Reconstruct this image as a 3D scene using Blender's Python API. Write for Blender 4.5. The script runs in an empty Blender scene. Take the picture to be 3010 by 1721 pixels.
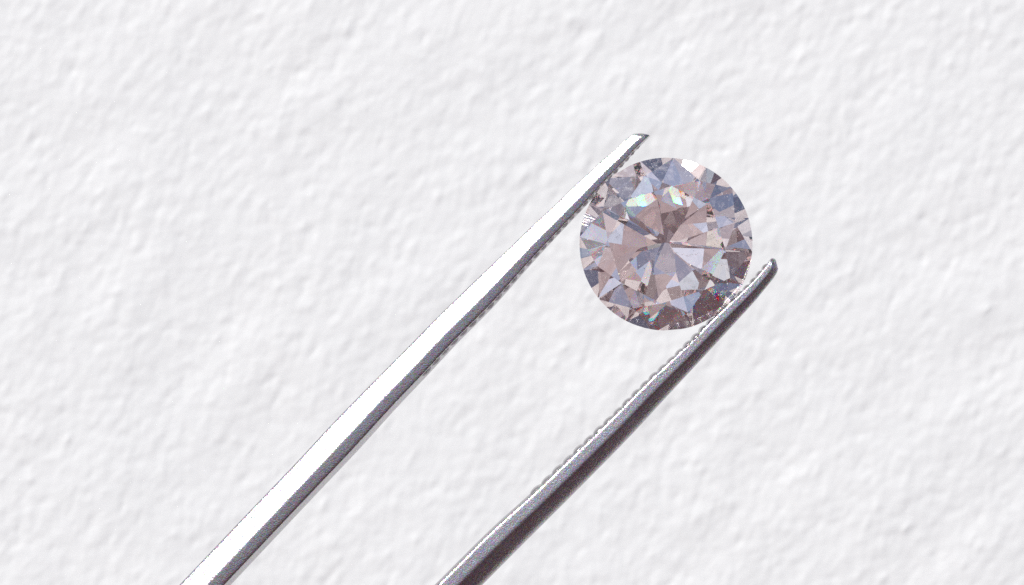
import bpy, bmesh, math, random
import numpy as np
from mathutils import Vector, Matrix

# ------------------------------------------------------------------ scene, camera, light
# 1 Blender unit = 1 cm (a 6.5 mm stone would be lost in metres)
sc = bpy.context.scene
sc.unit_settings.scale_length = 0.01
C = sc.collection
random.seed(7)

FRAME_W = 3.87                    # cm across the picture in the plane of the stone
S = FRAME_W / 3010.0
CAM_D = 13.0
WALL_Y = 7.0
GROUND = 130.0                    # the stone is held 1.3 m above the ground

cam = bpy.data.cameras.new('camera')
cam.sensor_width = 36
cam.lens = 36 * CAM_D / FRAME_W
cam.clip_start = 0.1
cam.clip_end = 1000
camo = bpy.data.objects.new('camera', cam)
cam.dof.use_dof = True
cam.dof.focus_distance = CAM_D - 0.04
cam.dof.aperture_fstop = 3.2
camo.location = (0, -CAM_D, 0)
camo.rotation_euler = (math.radians(90), 0, 0)
C.objects.link(camo)
sc.camera = camo

SUN_DIR = Vector((-0.385, -0.666, 0.640)).normalized()      # towards the sun: up, left and behind the camera
elev = math.asin(SUN_DIR.z)
azim = math.atan2(SUN_DIR.x, SUN_DIR.y)

w = bpy.data.worlds.new('World')
sc.world = w
w.use_nodes = True
nt = w.node_tree
nt.nodes.clear()
sky = nt.nodes.new('ShaderNodeTexSky')
sky.sky_type = 'NISHITA'
sky.sun_disc = False
sky.sun_elevation = elev
sky.sun_rotation = azim
sky.air_density = 0.4
sky.ozone_density = 0.4
sky.dust_density = 0.6
bg = nt.nodes.new('ShaderNodeBackground')
bg.inputs['Strength'].default_value = 0.10
wo = nt.nodes.new('ShaderNodeOutputWorld')
nt.links.new(sky.outputs[0], bg.inputs[0])
nt.links.new(bg.outputs[0], wo.inputs[0])

sun = bpy.data.lights.new('sun', 'SUN')
sun.energy = 3.5
sun.angle = math.radians(0.53)
sun.color = (1.0, 0.98, 0.955)
suno = bpy.data.objects.new('sun', sun)
suno.rotation_euler = SUN_DIR.to_track_quat('Z', 'Y').to_euler()
suno.location = SUN_DIR * 60
C.objects.link(suno)

sc.view_settings.view_transform = 'Standard'
sc.view_settings.look = 'None'
sc.view_settings.exposure = 0.13
sc.view_settings.gamma = 1.0

cy = sc.cycles
cy.max_bounces = 40
cy.transmission_bounces = 36
cy.glossy_bounces = 24
cy.diffuse_bounces = 3
cy.transparent_max_bounces = 16
cy.sample_clamp_indirect = 25
cy.sample_clamp_direct = 0
cy.caustics_reflective = False
cy.caustics_refractive = True
cy.blur_glossy = 0.0
cy.use_adaptive_sampling = False
cy.use_denoising = False

# ------------------------------------------------------------------ helpers
def W(px, py, y=0.0):
    """a point in the plane of the stone, given where the photograph shows it"""
    return Vector(((px - 1505.0) * S, y, (860.5 - py) * S))

def link(o, parent=None):
    C.objects.link(o)
    if parent is not None:
        o.parent = parent
    return o

def new_mat(name):
    m = bpy.data.materials.new(name)
    m.use_nodes = True
    t = m.node_tree
    t.nodes.clear()
    out = t.nodes.new('ShaderNodeOutputMaterial')
    return m, t, out

def N(t, kind, **kw):
    n = t.nodes.new(kind)
    for k, v in kw.items():
        if k in n.inputs:
            n.inputs[k].default_value = v
        else:
            setattr(n, k, v)
    return n

def mesh_obj(name, verts, faces, mat, parent=None, smooth=False):
    me = bpy.data.meshes.new(name)
    me.from_pydata([tuple(v) for v in verts], [], faces)
    me.update()
    if mat:
        me.materials.append(mat)
    if smooth:
        me.polygons.foreach_set('use_smooth', [True] * len(me.polygons))
    return link(bpy.data.objects.new(name, me), parent)

# ------------------------------------------------------------------ wall
def wall_material():
    m, t, out = new_mat('white_plaster')
    tc = N(t, 'ShaderNodeTexCoord')
    n1 = N(t, 'ShaderNodeTexNoise', Scale=1.1, Detail=4.0)
    r1 = N(t, 'ShaderNodeValToRGB')
    r1.color_ramp.elements[0].position = 0.3
    r1.color_ramp.elements[0].color = (0.785, 0.797, 0.780, 1)
    r1.color_ramp.elements[1].position = 0.7
    r1.color_ramp.elements[1].color = (0.805, 0.815, 0.795, 1)
    n2 = N(t, 'ShaderNodeTexNoise', Scale=26.0, Detail=5.0, Roughness=0.6)
    b = N(t, 'ShaderNodeBump', Strength=0.25, Distance=0.006)
    p = N(t, 'ShaderNodeBsdfPrincipled', Roughness=0.75)
    p.inputs['Specular IOR Level'].default_value = 0.25
    L = t.links.new
    L(tc.outputs['Object'], n1.inputs['Vector'])
    L(tc.outputs['Object'], n2.inputs['Vector'])
    L(n1.outputs['Fac'], r1.inputs['Fac'])
    L(r1.outputs['Color'], p.inputs['Base Color'])
    L(n2.outputs['Fac'], b.inputs['Height'])
    L(b.outputs['Normal'], p.inputs['Normal'])
    L(p.outputs[0], out.inputs[0])
    return m

def relief(n, L, seed):
    """random plaster relief on an n x n grid over L x L cm, ridges leaning like '/' """
    rng = np.random.default_rng(seed)
    f = np.fft.fft2(rng.standard_normal((n, n)))
    k = np.fft.fftfreq(n, d=L / n)
    kx, kz = np.meshgrid(k, k)                  # kx along columns (x), kz along rows (z)
    def band(ang, long_, short, pw):
        a = math.radians(ang)
        u = kx * math.cos(a) + kz * math.sin(a)      # along the ridge
        v = -kx * math.sin(a) + kz * math.cos(a)     # across
        return np.exp(-((u * long_) ** 2 + (v * short) ** 2) * pw)
    kk = np.hypot(kx, kz)
    hp = 1 - np.exp(-(kk / 1.6) ** 2)
    g = (1.00 * band(60, 0.12, 0.060, 2.4) + 0.75 * band(80, 0.08, 0.042, 2.4) + 0.6 * band(20, 0.08, 0.045, 2.4) + 0.4 * band(70, 0.05, 0.028, 2.4)) * hp
    h = np.real(np.fft.ifft2(f * g))
    h /= h.std()
    f2 = np.fft.fft2(rng.standard_normal((n, n)))
    g2 = band(50, 0.5, 0.32, 2.2)
    h2 = np.real(np.fft.ifft2(f2 * g2)); h2 /= h2.std()
    return h, h2

def build_wall():
    n, L = 720, 9.0
    h, h2 = relief(n, L, 5)
    h = h + 0.25 * np.abs(h) * h                      # sharper crests
    z = 0.00085 * h + 0.003 * h2
    half = L / 2
    # fine centre, coarse margins
    xs = np.linspace(-half, half, n)
    X, Z = np.meshgrid(xs, xs)
    Y = WALL_Y - z
    co = np.stack([X, Y, Z], -1).reshape(-1, 3)
    idx = np.arange(n * n).reshape(n, n)
    q = np.stack([idx[:-1, :-1], idx[:-1, 1:], idx[1:, 1:], idx[1:, :-1]], -1).reshape(-1, 4)
    # only the rows near the picture are needed finely: crop to |z| < 2.8, |x| < 4.4
    cz = np.abs(Z[:-1, :-1].reshape(-1)) < 2.9
    q = q[cz]
    used = np.unique(q)
    remap = -np.ones(n * n, int); remap[used] = np.arange(len(used))
    co = co[used]; q = remap[q]
    me = bpy.data.meshes.new('wall')
    me.vertices.add(len(co)); me.vertices.foreach_set('co', co.reshape(-1).astype(np.float32))
    me.loops.add(q.size); me.loops.foreach_set('vertex_index', q.reshape(-1).astype(np.int32))
    me.polygons.add(len(q))
    me.polygons.foreach_set('loop_start', np.arange(0, q.size, 4, dtype=np.int32))
    me.polygons.foreach_set('use_smooth', np.ones(len(q), bool))
    me.update(calc_edges=True)
    me.validate()
    m = wall_material()
    me.materials.append(m)
    o = link(bpy.data.objects.new('wall', me))
    o['kind'] = 'structure'
    # the same wall goes on beyond the picture, plain, 0.1 cm behind the crests
    y = WALL_Y + 0.12
    B = 300.0
    vs = [(-B, y, -GROUND), (B, y, -GROUND), (B, y, B), (-B, y, B)]
    o2 = mesh_obj('wall_surround', vs, [(0, 1, 2, 3)], m)
    o2['kind'] = 'structure'

build_wall()

def build_ground():
    m, t, out = new_mat('pink_reflection_ground')  # unseen ground, its pale pink made up to tint the stone's reflections
    tc = N(t, 'ShaderNodeTexCoord')
    n1 = N(t, 'ShaderNodeTexNoise', Scale=0.05, Detail=6.0)
    r1 = N(t, 'ShaderNodeValToRGB')
    r1.color_ramp.elements[0].position = 0.35
    r1.color_ramp.elements[0].color = (0.36, 0.27, 0.27, 1)
    r1.color_ramp.elements[1].position = 0.7
    r1.color_ramp.elements[1].color = (0.48, 0.37, 0.36, 1)
    p = N(t, 'ShaderNodeBsdfPrincipled', Roughness=0.85)
    t.links.new(tc.outputs['Object'], n1.inputs['Vector'])
    t.links.new(n1.outputs['Fac'], r1.inputs['Fac'])
    t.links.new(r1.outputs['Color'], p.inputs['Base Color'])
    t.links.new(p.outputs[0], out.inputs[0])
    B = 20000.0
    o = mesh_obj('ground', [(-B, -B, -GROUND), (B, -B, -GROUND), (B, WALL_Y + 0.12, -GROUND), (-B, WALL_Y + 0.12, -GROUND)], [(0, 1, 2, 3)], m)
    o['kind'] = 'structure'
    # unseen dark red-brown sheet below, added to darken what the steel reflects
    m, t, out = new_mat('dark_reflection_sheet')
    tc = N(t, 'ShaderNodeTexCoord')
    n1 = N(t, 'ShaderNodeTexNoise', Scale=0.06, Detail=6.0)
    r1 = N(t, 'ShaderNodeValToRGB')
    r1.color_ramp.elements[0].color = (0.045, 0.017, 0.025, 1)
    r1.color_ramp.elements[1].color = (0.10, 0.045, 0.055, 1)
    p = N(t, 'ShaderNodeBsdfPrincipled', Roughness=0.85)
    t.links.new(tc.outputs['Object'], n1.inputs['Vector'])
    t.links.new(n1.outputs['Fac'], r1.inputs['Fac'])
    t.links.new(r1.outputs['Color'], p.inputs['Base Color'])
    t.links.new(p.outputs[0], out.inputs[0])
    z = -GROUND + 0.5
    o = mesh_obj('reflection_sheet', [(-500, -450, z), (500, -450, z), (500, WALL_Y + 0.11, z), (-500, WALL_Y + 0.11, z)], [(0, 1, 2, 3)], m)
    o['kind'] = 'structure'

build_ground()

# ------------------------------------------------------------------ stone
R = 254 * S
GC = W(1957.5, 718.5)
ROT0 = -5.0                        # azimuth of the first table corner, degrees in the x-z plane

def glass_material(name, tint, rough=0.0, dusty=0.0, fire=False):
    m, t, out = new_mat(name)
    L = t.links.new
    sh = []
    if not fire:
        a2 = N(t, 'ShaderNodeBsdfGlass', IOR=2.42, Roughness=rough)
        a2.inputs['Color'].default_value = (*tint, 1)
    for col, ior in () if not fire else (((1, 0, 0, 1), 2.310), ((0, 1, 0, 1), 2.420), ((0, 0, 1, 1), 2.440)):
        g = N(t, 'ShaderNodeBsdfGlass', IOR=ior, Roughness=rough)
        g.inputs['Color'].default_value = (col[0] * tint[0], col[1] * tint[1], col[2] * tint[2], 1)
        sh.append(g)
    if fire:
        a1 = N(t, 'ShaderNodeAddShader'); a2 = N(t, 'ShaderNodeAddShader')
        L(sh[0].outputs[0], a1.inputs[0]); L(sh[1].outputs[0], a1.inputs[1])
        L(a1.outputs[0], a2.inputs[0]); L(sh[2].outputs[0], a2.inputs[1])
        # the polish of these facets is very slightly wavy
        tcw = N(t, 'ShaderNodeTexCoord')
        wv = N(t, 'ShaderNodeTexNoise', Scale=9.0, Detail=0.0)
        bw = N(t, 'ShaderNodeBump', Strength=1.0, Distance=0.002)
        L(tcw.outputs['Object'], wv.inputs['Vector']); L(wv.outputs['Fac'], bw.inputs['Height'])
        for g in sh:
            L(bw.outputs['Normal'], g.inputs['Normal'])
    last = a2
    if dusty > 0:
        # skin grease and dust on the facet: patchy, pale, thin
        tc = N(t, 'ShaderNodeTexCoord')
        n1 = N(t, 'ShaderNodeTexNoise', Scale=6.0, Detail=3.0)
        n2 = N(t, 'ShaderNodeTexNoise', Scale=55.0, Detail=3.0, Roughness=0.7)
        r2 = N(t, 'ShaderNodeValToRGB')
        r2.color_ramp.elements[0].position = 0.52
        r2.color_ramp.elements[1].position = 0.75
        mu = N(t, 'ShaderNodeMath', operation='MULTIPLY')
        ad = N(t, 'ShaderNodeMath', operation='MULTIPLY_ADD')
        ad.inputs[1].default_value = dusty
        ad.inputs[2].default_value = dusty * 0.05
        d = N(t, 'ShaderNodeBsdfDiffuse')
        d.inputs['Color'].default_value = (0.75, 0.74, 0.75, 1)
        mx = N(t, 'ShaderNodeMixShader')
        L(tc.outputs['Object'], n1.inputs['Vector']); L(tc.outputs['Object'], n2.inputs['Vector'])
        L(n2.outputs['Fac'], r2.inputs['Fac'])
        L(n1.outputs['Fac'], mu.inputs[0]); L(r2.outputs['Color'], mu.inputs[1])
        L(mu.outputs[0], ad.inputs[0])
        L(ad.outputs[0], mx.inputs['Fac'])
        L(a2.outputs[0], mx.inputs[1]); L(d.outputs[0], mx.inputs[2])
        last = mx
    L(last.outputs[0], out.inputs[0])
    return m

DC, DA = 0.0, 0.0                 # degrees by which one crown main is off true
TRIM = [(0, 0), (0.0, 0.0), (0, 0), (0.0, 0.0), (0.03, 0.86), (0.07, -0.01), (2.26, -1.56), (0.0, 0.65), (-2.18, -1.1), (0.0, 0.0), (0, 0), (0.0, 0.0), (0, 0), (0, 0), (0.0, 0.0), (0.0, 0.0), (0.0, 0.0), (0.01, 1.9), (0.0, 0.0), (2.6, 0.39), (1.2, 0.34), (0.71, 2.6), (-2.29, 2.6), (0, 0)]   # degrees by which single pavilion facets are off true
SEED, PA, LR, CA = 15, 42.5, 0.08, 32.0
def cut_stone():
    """grinds a short round blank flat, plane after plane, as a cutter would"""
    rnd = random.Random(SEED)
    th = 0.022                      # half the girdle's thickness
    ca, pa = math.radians(CA), math.radians(PA)
    tr, sr = 0.68, 0.83
    def P(r, az, z):
        return Vector((r * math.cos(az), r * math.sin(az), z))
    planes = []                     # (kind, point, outward normal)
    zt = th + (1 - tr) * math.tan(ca)
    planes.append(('table', Vector((0, 0, zt)), Vector((0, 0, 1))))
    def tri(kind, a, b, c, jit=0.0):
        n = (b - a).cross(c - a).normalized()
        ctr = (a + b + c) / 3
        if n.dot(Vector((ctr.x, ctr.y, 0))) < 0:
            n = -n
        if jit:
            n = (n + Vector((rnd.gauss(0, jit), rnd.gauss(0, jit), rnd.gauss(0, jit)))).normalized()
        planes.append((kind, a, n))
    e = math.radians(45)
    for k in range(8):
        az = k * e
        # one crown main is ground a little off true, as on many small stones
        c6, a6 = (ca + math.radians(DC), az + math.radians(DA)) if k == 6 else (ca, az)
        n = Vector((math.sin(c6) * math.cos(a6), math.sin(c6) * math.sin(a6), math.cos(c6)))
        planes.append(('kite_facet', P(1, az, th), n))
        am = az + e / 2
        ztip = th + (1 - sr * math.cos(e / 2)) * math.tan(ca)
        tip = P(sr, am, ztip)
        tri('star_facet', tip, P(tr, az, zt), P(tr, az + e, zt))
        for s in (0, 1):
            aa = az + s * e
            tri('upper_girdle_facet', tip, P(1, aa, th), P(1, am, th - 0.004))
    for k in range(8):
        az = k * e
        j = rnd.gauss(0, math.radians(0.7)); j2 = rnd.gauss(0, math.radians(1.0))
        a2 = az + j2
        n = Vector((math.sin(pa + j) * math.cos(a2), math.sin(pa + j) * math.sin(a2), -math.cos(pa + j)))
        planes.append(('pavilion', P(1, az, -th), n))
        am = az + e / 2
        lr = LR
        zl = -th - (1 - lr * math.cos(e / 2)) * math.tan(pa)
        low = P(lr, am, zl)
        for s in (0, 1):
            aa = az + s * e
            tri('pavilion', P(1, am, -th + 0.004), P(1, aa, -th), low, 0.010)
    pav = [i for i, q in enumerate(planes) if q[0] == 'pavilion']
    for i, (du, dv) in zip(pav, TRIM):
        kind, p, n = planes[i]
        side = n.cross(Vector((0, 0, 1))).normalized()
        up = side.cross(n)
        planes[i] = (kind, p, (n + side * math.radians(du) + up * math.radians(dv)).normalized())
    bm = bmesh.new()
    seg = 160
    top, bot = 0.5, -1.1
    vt = [bm.verts.new((math.cos(2 * math.pi * i / seg), math.sin(2 * math.pi * i / seg), top)) for i in range(seg)]
    vb = [bm.verts.new((math.cos(2 * math.pi * i / seg), math.sin(2 * math.pi * i / seg), bot)) for i in range(seg)]
    bm.faces.new(vt); bm.faces.new(vb[::-1])
    for i in range(seg):
        j = (i + 1) % seg
        bm.faces.new((vb[i], vb[j], vt[j], vt[i]))
    lay = bm.faces.layers.int.new('cut')
    for f in bm.faces:
        f[lay] = -1
    for i, (kind, p, n) in enumerate(planes):
        geom = bm.verts[:] + bm.edges[:] + bm.faces[:]
        r = bmesh.ops.bisect_plane(bm, geom=geom, dist=1e-6, plane_co=p, plane_no=n, clear_outer=True)
        edges = [x for x in r['geom_cut'] if isinstance(x, bmesh.types.BMEdge) and x.is_valid and x.is_boundary]
        if edges:
            rf = bmesh.ops.contextual_create(bm, geom=edges)
            for f in rf['faces']:
                f[lay] = i
    bmesh.ops.recalc_face_normals(bm, faces=bm.faces)
    return bm, lay, planes

def build_stone():
    root = bpy.data.objects.new('gemstone', None)
    root.empty_display_size = 0.1
    root['label'] = 'round brilliant cut pinkish clear gemstone gripped between the two steel tines'
    root['category'] = 'gemstone'
    link(root)
    tint = (0.992, 0.966, 0.962)
    clean = glass_material('stone', tint)
    dusty = glass_material('stone_dusty', tint, 0.0, 0.55)
    fiery = glass_material('stone_fiery', tint, 0.012, 0.3, True)
    fire_at = {('kite_facet', 6), ('kite_facet', 7), ('star_facet', 1), ('kite_facet', 4)}
    count = {}
    bm, lay, planes = cut_stone()
    groups = {}
    for f in bm.faces:
        i = f[lay]
        kind = 'girdle' if i < 0 else planes[i][0]
        key = (kind, i) if kind not in ('girdle', 'pavilion') else (kind, 0)
        groups.setdefault(key, []).append(f)
    # stone axis (+z of the cut) looks at the camera (-y)
    M = Matrix.Rotation(math.radians(90), 4, 'X') @ Matrix.Rotation(math.radians(ROT0), 4, 'Z')
    tilt = Matrix.Rotation(math.radians(2.6), 4, 'X') @ Matrix.Rotation(math.radians(-0.8), 4, 'Z')
    for (kind, i), fs in sorted(groups.items(), key=lambda kv: (kv[0][0], kv[0][1])):
        vs, fa, ids = [], [], {}
        for f in fs:
            lst = []
            for v in f.verts:
                if v.index not in ids or True:
                    k = tuple(round(c, 7) for c in v.co)
                    if k not in ids:
                        ids[k] = len(vs); vs.append(v.co.copy())
                    lst.append(ids[k])
            fa.append(lst)
        vs = [(tilt @ M @ (v * R)) for v in vs]
        mat = clean if kind in ('pavilion', 'table') else dusty
        c = count.get(kind, 0); count[kind] = c + 1
        if (kind, c) in fire_at:
            mat = fiery
        o = mesh_obj(kind, vs, fa, mat, root)
    root.location = GC
    bm.free()
    return root

build_stone()

def build_specks():
    """dust on the crown and fine inclusions inside, too many to count: one mesh each"""
    rnd = random.Random(3)
    root = bpy.data.objects['gemstone']
    m, t, out = new_mat('dust')
    p = N(t, 'ShaderNodeBsdfPrincipled', Roughness=0.4)
    p.inputs['Base Color'].default_value = (0.85, 0.84, 0.86, 1)
    t.links.new(p.outputs[0], out.inputs[0])
    from mathutils.bvhtree import BVHTree
    V, F = [], []
    for ch in root.children:
        for pl in ch.data.polygons:
            F.append(tuple(range(len(V), len(V) + len(pl.vertices))))
            V += [ch.data.vertices[i].co.copy() for i in pl.vertices]
    bvh = BVHTree.FromPolygons(V, F)
    m2, t2, out2 = new_mat('feather')
    g2 = N(t2, 'ShaderNodeBsdfGlass', IOR=1 / 2.42, Roughness=0.05)
    t2.links.new(g2.outputs[0], out2.inputs[0])
    def add(verts, faces, c, q):
        b = len(verts)
        a = [Vector((q * rnd.uniform(.5, 1.3), 0, 0)), Vector((0, q * rnd.uniform(.5, 1), 0)), Vector((0, 0, q * rnd.uniform(.5, 1.3)))]
        for v in (a[0], a[2], -a[0], -a[2], a[1], -a[1]):
            verts.append(c + v)
        for i in range(4):
            j = (i + 1) % 4
            faces.append((b + i, b + j, b + 4)); faces.append((b + j, b + i, b + 5))
    # clusters seen in the photograph, in stone radii (x right, z up): centre, spread, how many
    spots = [((-0.90, 0.02), 0.09, 40), ((-0.80, -0.12), 0.07, 45), ((0.62, -0.66), 0.13, 90), ((0.78, -0.55), 0.09, 50), ((0.30, 0.85), 0.10, 40),
             ((-0.05, 0.88), 0.14, 26), ((0.70, 0.45), 0.14, 30), ((0.22, -0.88), 0.16, 60), ((-0.55, 0.62), 0.16, 60), ((-0.62, 0.80), 0.10, 20),
             ((0.0, -0.05), 0.4, 30), ((-0.1, 0.1), 0.7, 60)]
    verts, faces = [], []
    for (cx, cz), sp, n in spots:
        for _ in range(n):
            x, z = rnd.gauss(cx, sp), rnd.gauss(cz, sp)
            r = math.hypot(x, z)
            if r > 0.985:
                continue
            q = 0.0009 + 0.0016 * rnd.random() ** 3
            hit = bvh.ray_cast(Vector((x * R, -3, z * R)), Vector((0, 1, 0)))[0]
            if hit is not None:
                add(verts, faces, Vector((x * R, hit.y - q * 0.5, z * R)), q)
    o = mesh_obj('dust', verts, faces, m, root)
    o['kind'] = 'stuff'
    verts, faces = [], []
    for k in range(70):
        a, r = rnd.uniform(0, 2 * math.pi), 0.75 * rnd.random() ** 0.6
        y = rnd.uniform(-0.15, 0.75 * (1 - r))
        c = Vector((math.cos(a) * r * R, y * R, math.sin(a) * r * R))
        add(verts, faces, c, 0.0008 + 0.001 * rnd.random() ** 2)
    # a short feather of tiny bright flecks beside the point of the stone
    for k in range(26):
        u = k / 25
        add(verts, faces, Vector(((0.03 + 0.34 * u) * R, (0.35 - 0.1 * u) * R, (-0.02 - 0.10 * math.sin(u * 2.2) + rnd.gauss(0, .006)) * R)), 0.0014 + 0.0012 * rnd.random())
    o = mesh_obj('inclusion', verts, faces, m2, root)
    o['kind'] = 'stuff'

build_specks()

# ------------------------------------------------------------------ tweezers
def steel_material(name, base=(0.43, 0.405, 0.425), rough=0.28, grit=0.2, scale=260.0):
    m, t, out = new_mat(name)
    L = t.links.new
    tc = N(t, 'ShaderNodeTexCoord')
    v = N(t, 'ShaderNodeTexVoronoi', Scale=scale)
    v.feature = 'F1'
    n = N(t, 'ShaderNodeTexNoise', Scale=scale * 0.55, Detail=2.0)
    hsv = N(t, 'ShaderNodeMix', data_type='RGBA')
    hsv.inputs[0].default_value = 0.32
    hsv.inputs[6].default_value = (*base, 1)
    mixn = N(t, 'ShaderNodeMath', operation='ADD')
    b = N(t, 'ShaderNodeBump', Strength=grit, Distance=0.0045)
    p = N(t, 'ShaderNodeBsdfPrincipled', Metallic=1.0, Roughness=rough)
    n2 = N(t, 'ShaderNodeTexNoise', Scale=9.0, Detail=4.0)
    mr = N(t, 'ShaderNodeMapRange')
    mr.inputs['To Min'].default_value = rough - 0.05
    mr.inputs['To Max'].default_value = rough + 0.08
    L(tc.outputs['Object'], v.inputs['Vector']); L(tc.outputs['Object'], n.inputs['Vector']); L(tc.outputs['Object'], n2.inputs['Vector'])
    L(v.outputs['Color'], hsv.inputs[7])
    L(hsv.outputs[2], p.inputs['Base Color'])
    L(v.outputs['Distance'], mixn.inputs[0]); L(n.outputs['Fac'], mixn.inputs[1])
    L(mixn.outputs[0], b.inputs['Height'])
    L(b.outputs['Normal'], p.inputs['Normal'])
    L(n2.outputs['Fac'], mr.inputs['Value']); L(mr.outputs[0], p.inputs['Roughness'])
    L(p.outputs[0], out.inputs[0])
    return m

def catmull(pts, per):
    """pts: list of tuples; returns a smooth resampling that passes through them"""
    pts = [np.array(p, float) for p in pts]
    P = [2 * pts[0] - pts[1]] + pts + [2 * pts[-1] - pts[-2]]
    out = []
    for i in range(1, len(P) - 2):
        a, b, c, d = P[i - 1], P[i], P[i + 1], P[i + 2]
        n = max(1, int(np.linalg.norm((c - b)[:2]) / per))
        # chord-length (centripetal) parametrisation keeps it from overshooting
        def tj(ti, p, q):
            return ti + max(1e-6, np.linalg.norm(q - p)) ** 0.5
        t0 = 0; t1 = tj(t0, a, b); t2 = tj(t1, b, c); t3 = tj(t2, c, d)
        for k in range(n):
            t = t1 + (t2 - t1) * k / n
            A1 = (t1 - t) / (t1 - t0) * a + (t - t0) / (t1 - t0) * b
            A2 = (t2 - t) / (t2 - t1) * b + (t - t1) / (t2 - t1) * c
            A3 = (t3 - t) / (t3 - t2) * c + (t - t2) / (t3 - t2) * d
            B1 = (t2 - t) / (t2 - t0) * A1 + (t - t0) / (t2 - t0) * A2
            B2 = (t3 - t) / (t3 - t1) * A2 + (t - t1) / (t3 - t1) * A3
            out.append((t2 - t) / (t2 - t1) * B1 + (t - t1) / (t2 - t1) * B2)
    out.append(pts[-1])
    return out

def round_loop(prof, it=2):
    p = [np.array(q, float) for q in prof]
    for _ in range(it):
        q = []
        for i in range(len(p)):
            a, b = p[i], p[(i + 1) % len(p)]
            q += [a * 0.78 + b * 0.22, a * 0.22 + b * 0.78]
        p = q
    return p

def tine(name, pairs, prof, mat, parent, far):
    rows = [(u[0], u[1], l[0], l[1]) for u, l in pairs]
    st = catmull(rows, 14) + [np.array((u[0], u[1], l[0], l[1]), float) for u, l in far]
    loop = round_loop(prof)
    verts, faces = [], []
    n = len(loop)
    for r in st:
        U, L_ = W(r[0], r[1]), W(r[2], r[3])
        wd = (L_ - U).length / 0.12
        for u, y in loop:
            p = U + (L_ - U) * u
            verts.append(Vector((p.x, y * (wd if y < 0.03 else 0.35 + 0.65 * wd) if wd < 1 else y, p.z)))
    for i in range(len(st) - 1):
        for j in range(n):
            k = (j + 1) % n
            faces.append((i * n + j, i * n + k, (i + 1) * n + k, (i + 1) * n + j))
    # rounded-off nose: one smaller ring, then a fan
    c0 = sum((verts[j] for j in range(n)), Vector()) / n
    c1 = sum((verts[n + j] for j in range(n)), Vector()) / n
    d = (c0 - c1).normalized()
    base = len(verts)
    for j in range(n):
        verts.append(c0 + (verts[j] - c0) * 0.6 + d * 0.004)
    tip = len(verts)
    verts.append(c0 + d * 0.006)
    for j in range(n):
        k = (j + 1) % n
        faces.append((base + j, base + k, k, j))
        faces.append((tip, base + k, base + j))
    e = (len(st) - 1) * n
    faces.append(tuple(e + j for j in range(n)))
    bm = bmesh.new()
    vs = [bm.verts.new(v) for v in verts]
    for f in faces:
        try:
            bm.faces.new([vs[i] for i in f])
        except ValueError:
            pass
    bmesh.ops.recalc_face_normals(bm, faces=bm.faces)
    me = bpy.data.meshes.new(name)
    bm.to_mesh(me); bm.free()
    me.polygons.foreach_set('use_smooth', [True] * len(me.polygons))
    me.materials.append(mat)
    return link(bpy.data.objects.new(name, me), parent)

def tooth_mesh(mat):
    """one rounded ridge across the gripping face: half round along x, long in y"""
    bm = bmesh.new()
    seg = 7
    ring = []
    for y, s in ((-0.5, 0.45), (-0.42, 0.9), (0.42, 0.95), (0.5, 0.6)):
        r = []
        for k in range(seg):
            a = math.pi * k / (seg - 1)
            r.append(bm.verts.new((0.56 * math.cos(a) * (0.6 + 0.4 * s), y, -0.5 + (1.0 * math.sin(a) + 0.0) * s)))
        ring.append(r)
    for i in range(3):
        for k in range(seg - 1):
            bm.faces.new((ring[i][k], ring[i][k + 1], ring[i + 1][k + 1], ring[i + 1][k]))
    bm.faces.new(ring[0]); bm.faces.new(ring[-1][::-1])
    for i in range(3):
        bm.faces.new((ring[i][0], ring[i + 1][0], ring[i + 1][-1], ring[i][-1]))
    bmesh.ops.recalc_face_normals(bm, faces=bm.faces)
    me = bpy.data.meshes.new('tooth')
    bm.to_mesh(me); bm.free()
    me.polygons.foreach_set('use_smooth', [True] * len(me.polygons))
    me.materials.append(mat)
    return me

def teeth(parent, me, edge, away, p0, p1, y0, depth, h):
    """edge: px polyline of the gripping edge; away: unit px vector out of the metal"""
    pts = [np.array(e, float) for e in edge]
    seg = [np.linalg.norm(pts[i + 1] - pts[i]) for i in range(len(pts) - 1)]
    tot = sum(seg)
    s, i = 0.0, 0
    while True:
        pitch = p0 + (p1 - p0) * s / tot
        s += pitch
        if s > tot:
            break
        r, k = s, 0
        while r > seg[k]:
            r -= seg[k]; k += 1
        d = (pts[k + 1] - pts[k]) / seg[k]
        p = pts[k] + d * r
        nrm = np.array((-d[1], d[0]))
        if nrm.dot(np.array(away)) < 0:
            nrm = -nrm
        o = bpy.data.objects.new('tooth', me)
        link(o, parent)
        j = random.uniform(-1, 1)
        ax = Vector((d[0], 0, -d[1])); az = Vector((nrm[0], 0, -nrm[1])); ay = az.cross(ax)
        if ay.y < 0:
            ay = -ay; ax = -ax
        Mx = Matrix((ax, ay, az)).transposed().to_4x4()
        hh = h * (0.9 + 0.2 * random.random())
        loc = W(p[0] + nrm[0] * 0.5 * j, p[1] + nrm[1] * 0.5 * j, y0 + random.uniform(-.002, .002))
        dp = depth * (0.55 + 0.45 * min(1, s / 250.0))
        o.matrix_local = Matrix.Translation(loc) @ Mx @ Matrix.Diagonal((pitch * S, dp, hh * S, 1))

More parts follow.
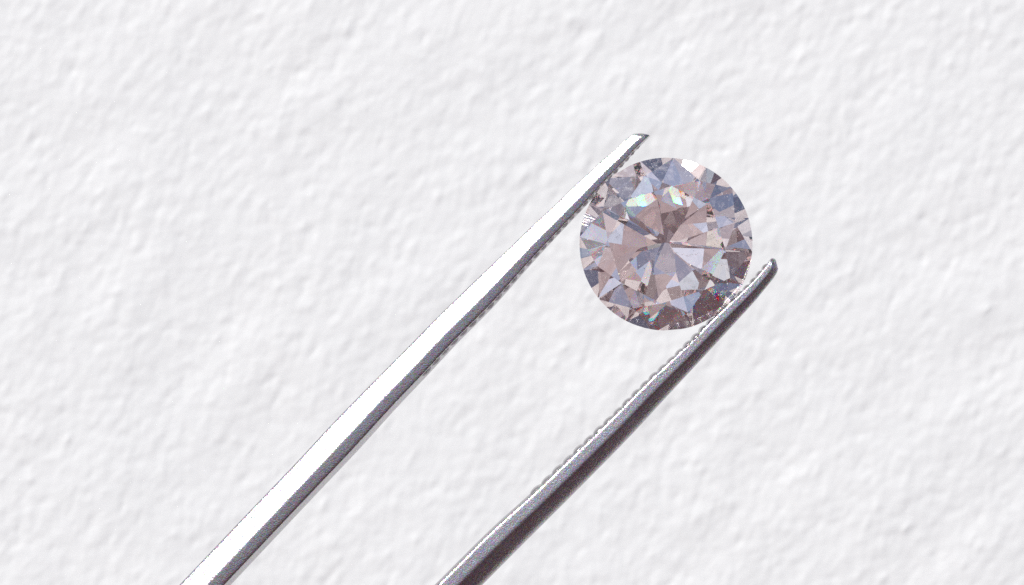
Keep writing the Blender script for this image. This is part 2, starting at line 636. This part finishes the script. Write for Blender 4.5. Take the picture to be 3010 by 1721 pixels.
def build_tweezers():
    root = bpy.data.objects.new('tweezers', None)
    root.empty_display_size = 0.2
    root.location = (0, 0, 0)
    root['label'] = 'steel tweezers reaching in from the lower left, two serrated tines holding the gemstone'
    root['category'] = 'tweezers'
    link(root)
    steel = steel_material('blasted_steel')
    steel_t = steel_material('tooth_steel', (0.40, 0.36, 0.39), 0.26, 0.4)
    left = [((1884, 393), (1909, 399)), ((1865, 394.5), (1893, 414)), ((1836, 415.5), (1863.5, 443.0)), ((1805.8, 445), (1835.3, 474.5)),
            ((1775.6, 469), (1808.6, 502)), ((1737.8, 505), (1772.3, 539.5)), ((1700, 538.7), (1739, 577.7)), ((1625.4, 611), (1667.4, 653)),
            ((1560.4, 671), (1606.4, 717)), ((1500, 730), (1549, 779)), ((1390.7, 834.6), (1447.7, 891.6)), ((1272, 950), (1331, 1009)),
            ((1190.7, 1033), (1251.7, 1094)), ((1100, 1123.8), (1163, 1186.8)), ((976.8, 1250), (1043.8, 1317)), ((875.6, 1358.8), (941.6, 1424.8)),
            ((720, 1521), (787, 1588)), ((533, 1717.6), (601, 1785.6)), ((300, 1964), (369, 2033))]
    far_l = [((-600, 3000), (-530, 3070)), ((-2400, 4950), (-2320, 5030)), ((-4300, 6900), (-4200, 7000)), ((-5800, 8400), (-5680, 8520))]
    # u: 0 outer edge .. 1 gripping edge; y: depth in cm, the camera is on the minus side
    prof_l = [(0.06, 0.11), (-0.025, 0.03), (-0.030, 0.006), (0.01, 0.000), (0.30, -0.016), (0.55, -0.030), (0.62, -0.032), (0.94, -0.0305),
              (0.99, -0.024), (1.0, 0.0), (1.03, 0.02), (1.12, 0.09), (1.12, 0.15), (0.6, 0.20), (0.2, 0.17)]
    t1 = tine('tine', left, prof_l, steel, root, far_l)
    t1['label'] = 'upper left tine, its outer face blown out white by the sun'
    right = [((2266, 762), (2281, 765)), ((2255, 777), (2289, 792)), ((2209, 830), (2241, 862)), ((2116, 916), (2157, 957)),
             ((1993, 1037), (2040, 1084)), ((1900, 1123), (1954, 1177)), ((1802, 1221), (1860, 1279)), ((1665, 1353), (1727, 1415)),
             ((1560, 1452), (1624, 1518)), ((1440, 1560), (1511, 1631)), ((1278, 1721), (1350, 1793)), ((1050, 1948), (1122, 2020))]
    far_r = [((300, 2700), (380, 2780)), ((-1900, 4880), (-1820, 4960)), ((-4150, 6980), (-4060, 7070)), ((-5690, 8510), (-5570, 8630))]
    prof_r = [(0.01, 0.075), (0.0, 0.015), (0.025, -0.012), (0.06, -0.024), (0.24, -0.0265), (0.42, -0.0290), (0.49, -0.0275), (0.58, -0.021), (0.93, 0.008),
              (0.985, 0.028), (1.0, 0.11), (0.9, 0.17), (0.5, 0.21), (0.15, 0.17)]
    t2 = tine('tine', right, prof_r, steel, root, far_r)
    t2['label'] = 'lower right tine, mostly in its own shade'
    me = tooth_mesh(steel_t)
    teeth(t1, me, [(1891, 415), (1864, 444), (1836, 476), (1810, 503), (1773, 540), (1740, 579), (1668, 654), (1607, 718), (1550, 780), (1449, 893), (1332, 1010), (1253, 1095), (1232, 1113)], (1, 1), 23, 42, 0.05, 0.11, 14)
    me2 = tooth_mesh(steel)
    teeth(t2, me2, [(2266, 764), (2255, 779), (2209, 832), (2116, 918), (1993, 1039), (1900, 1125), (1802, 1223), (1665, 1355), (1572, 1444)], (-1, -1), 26, 46, 0.045, 0.12, 11)
    return root

build_tweezers()
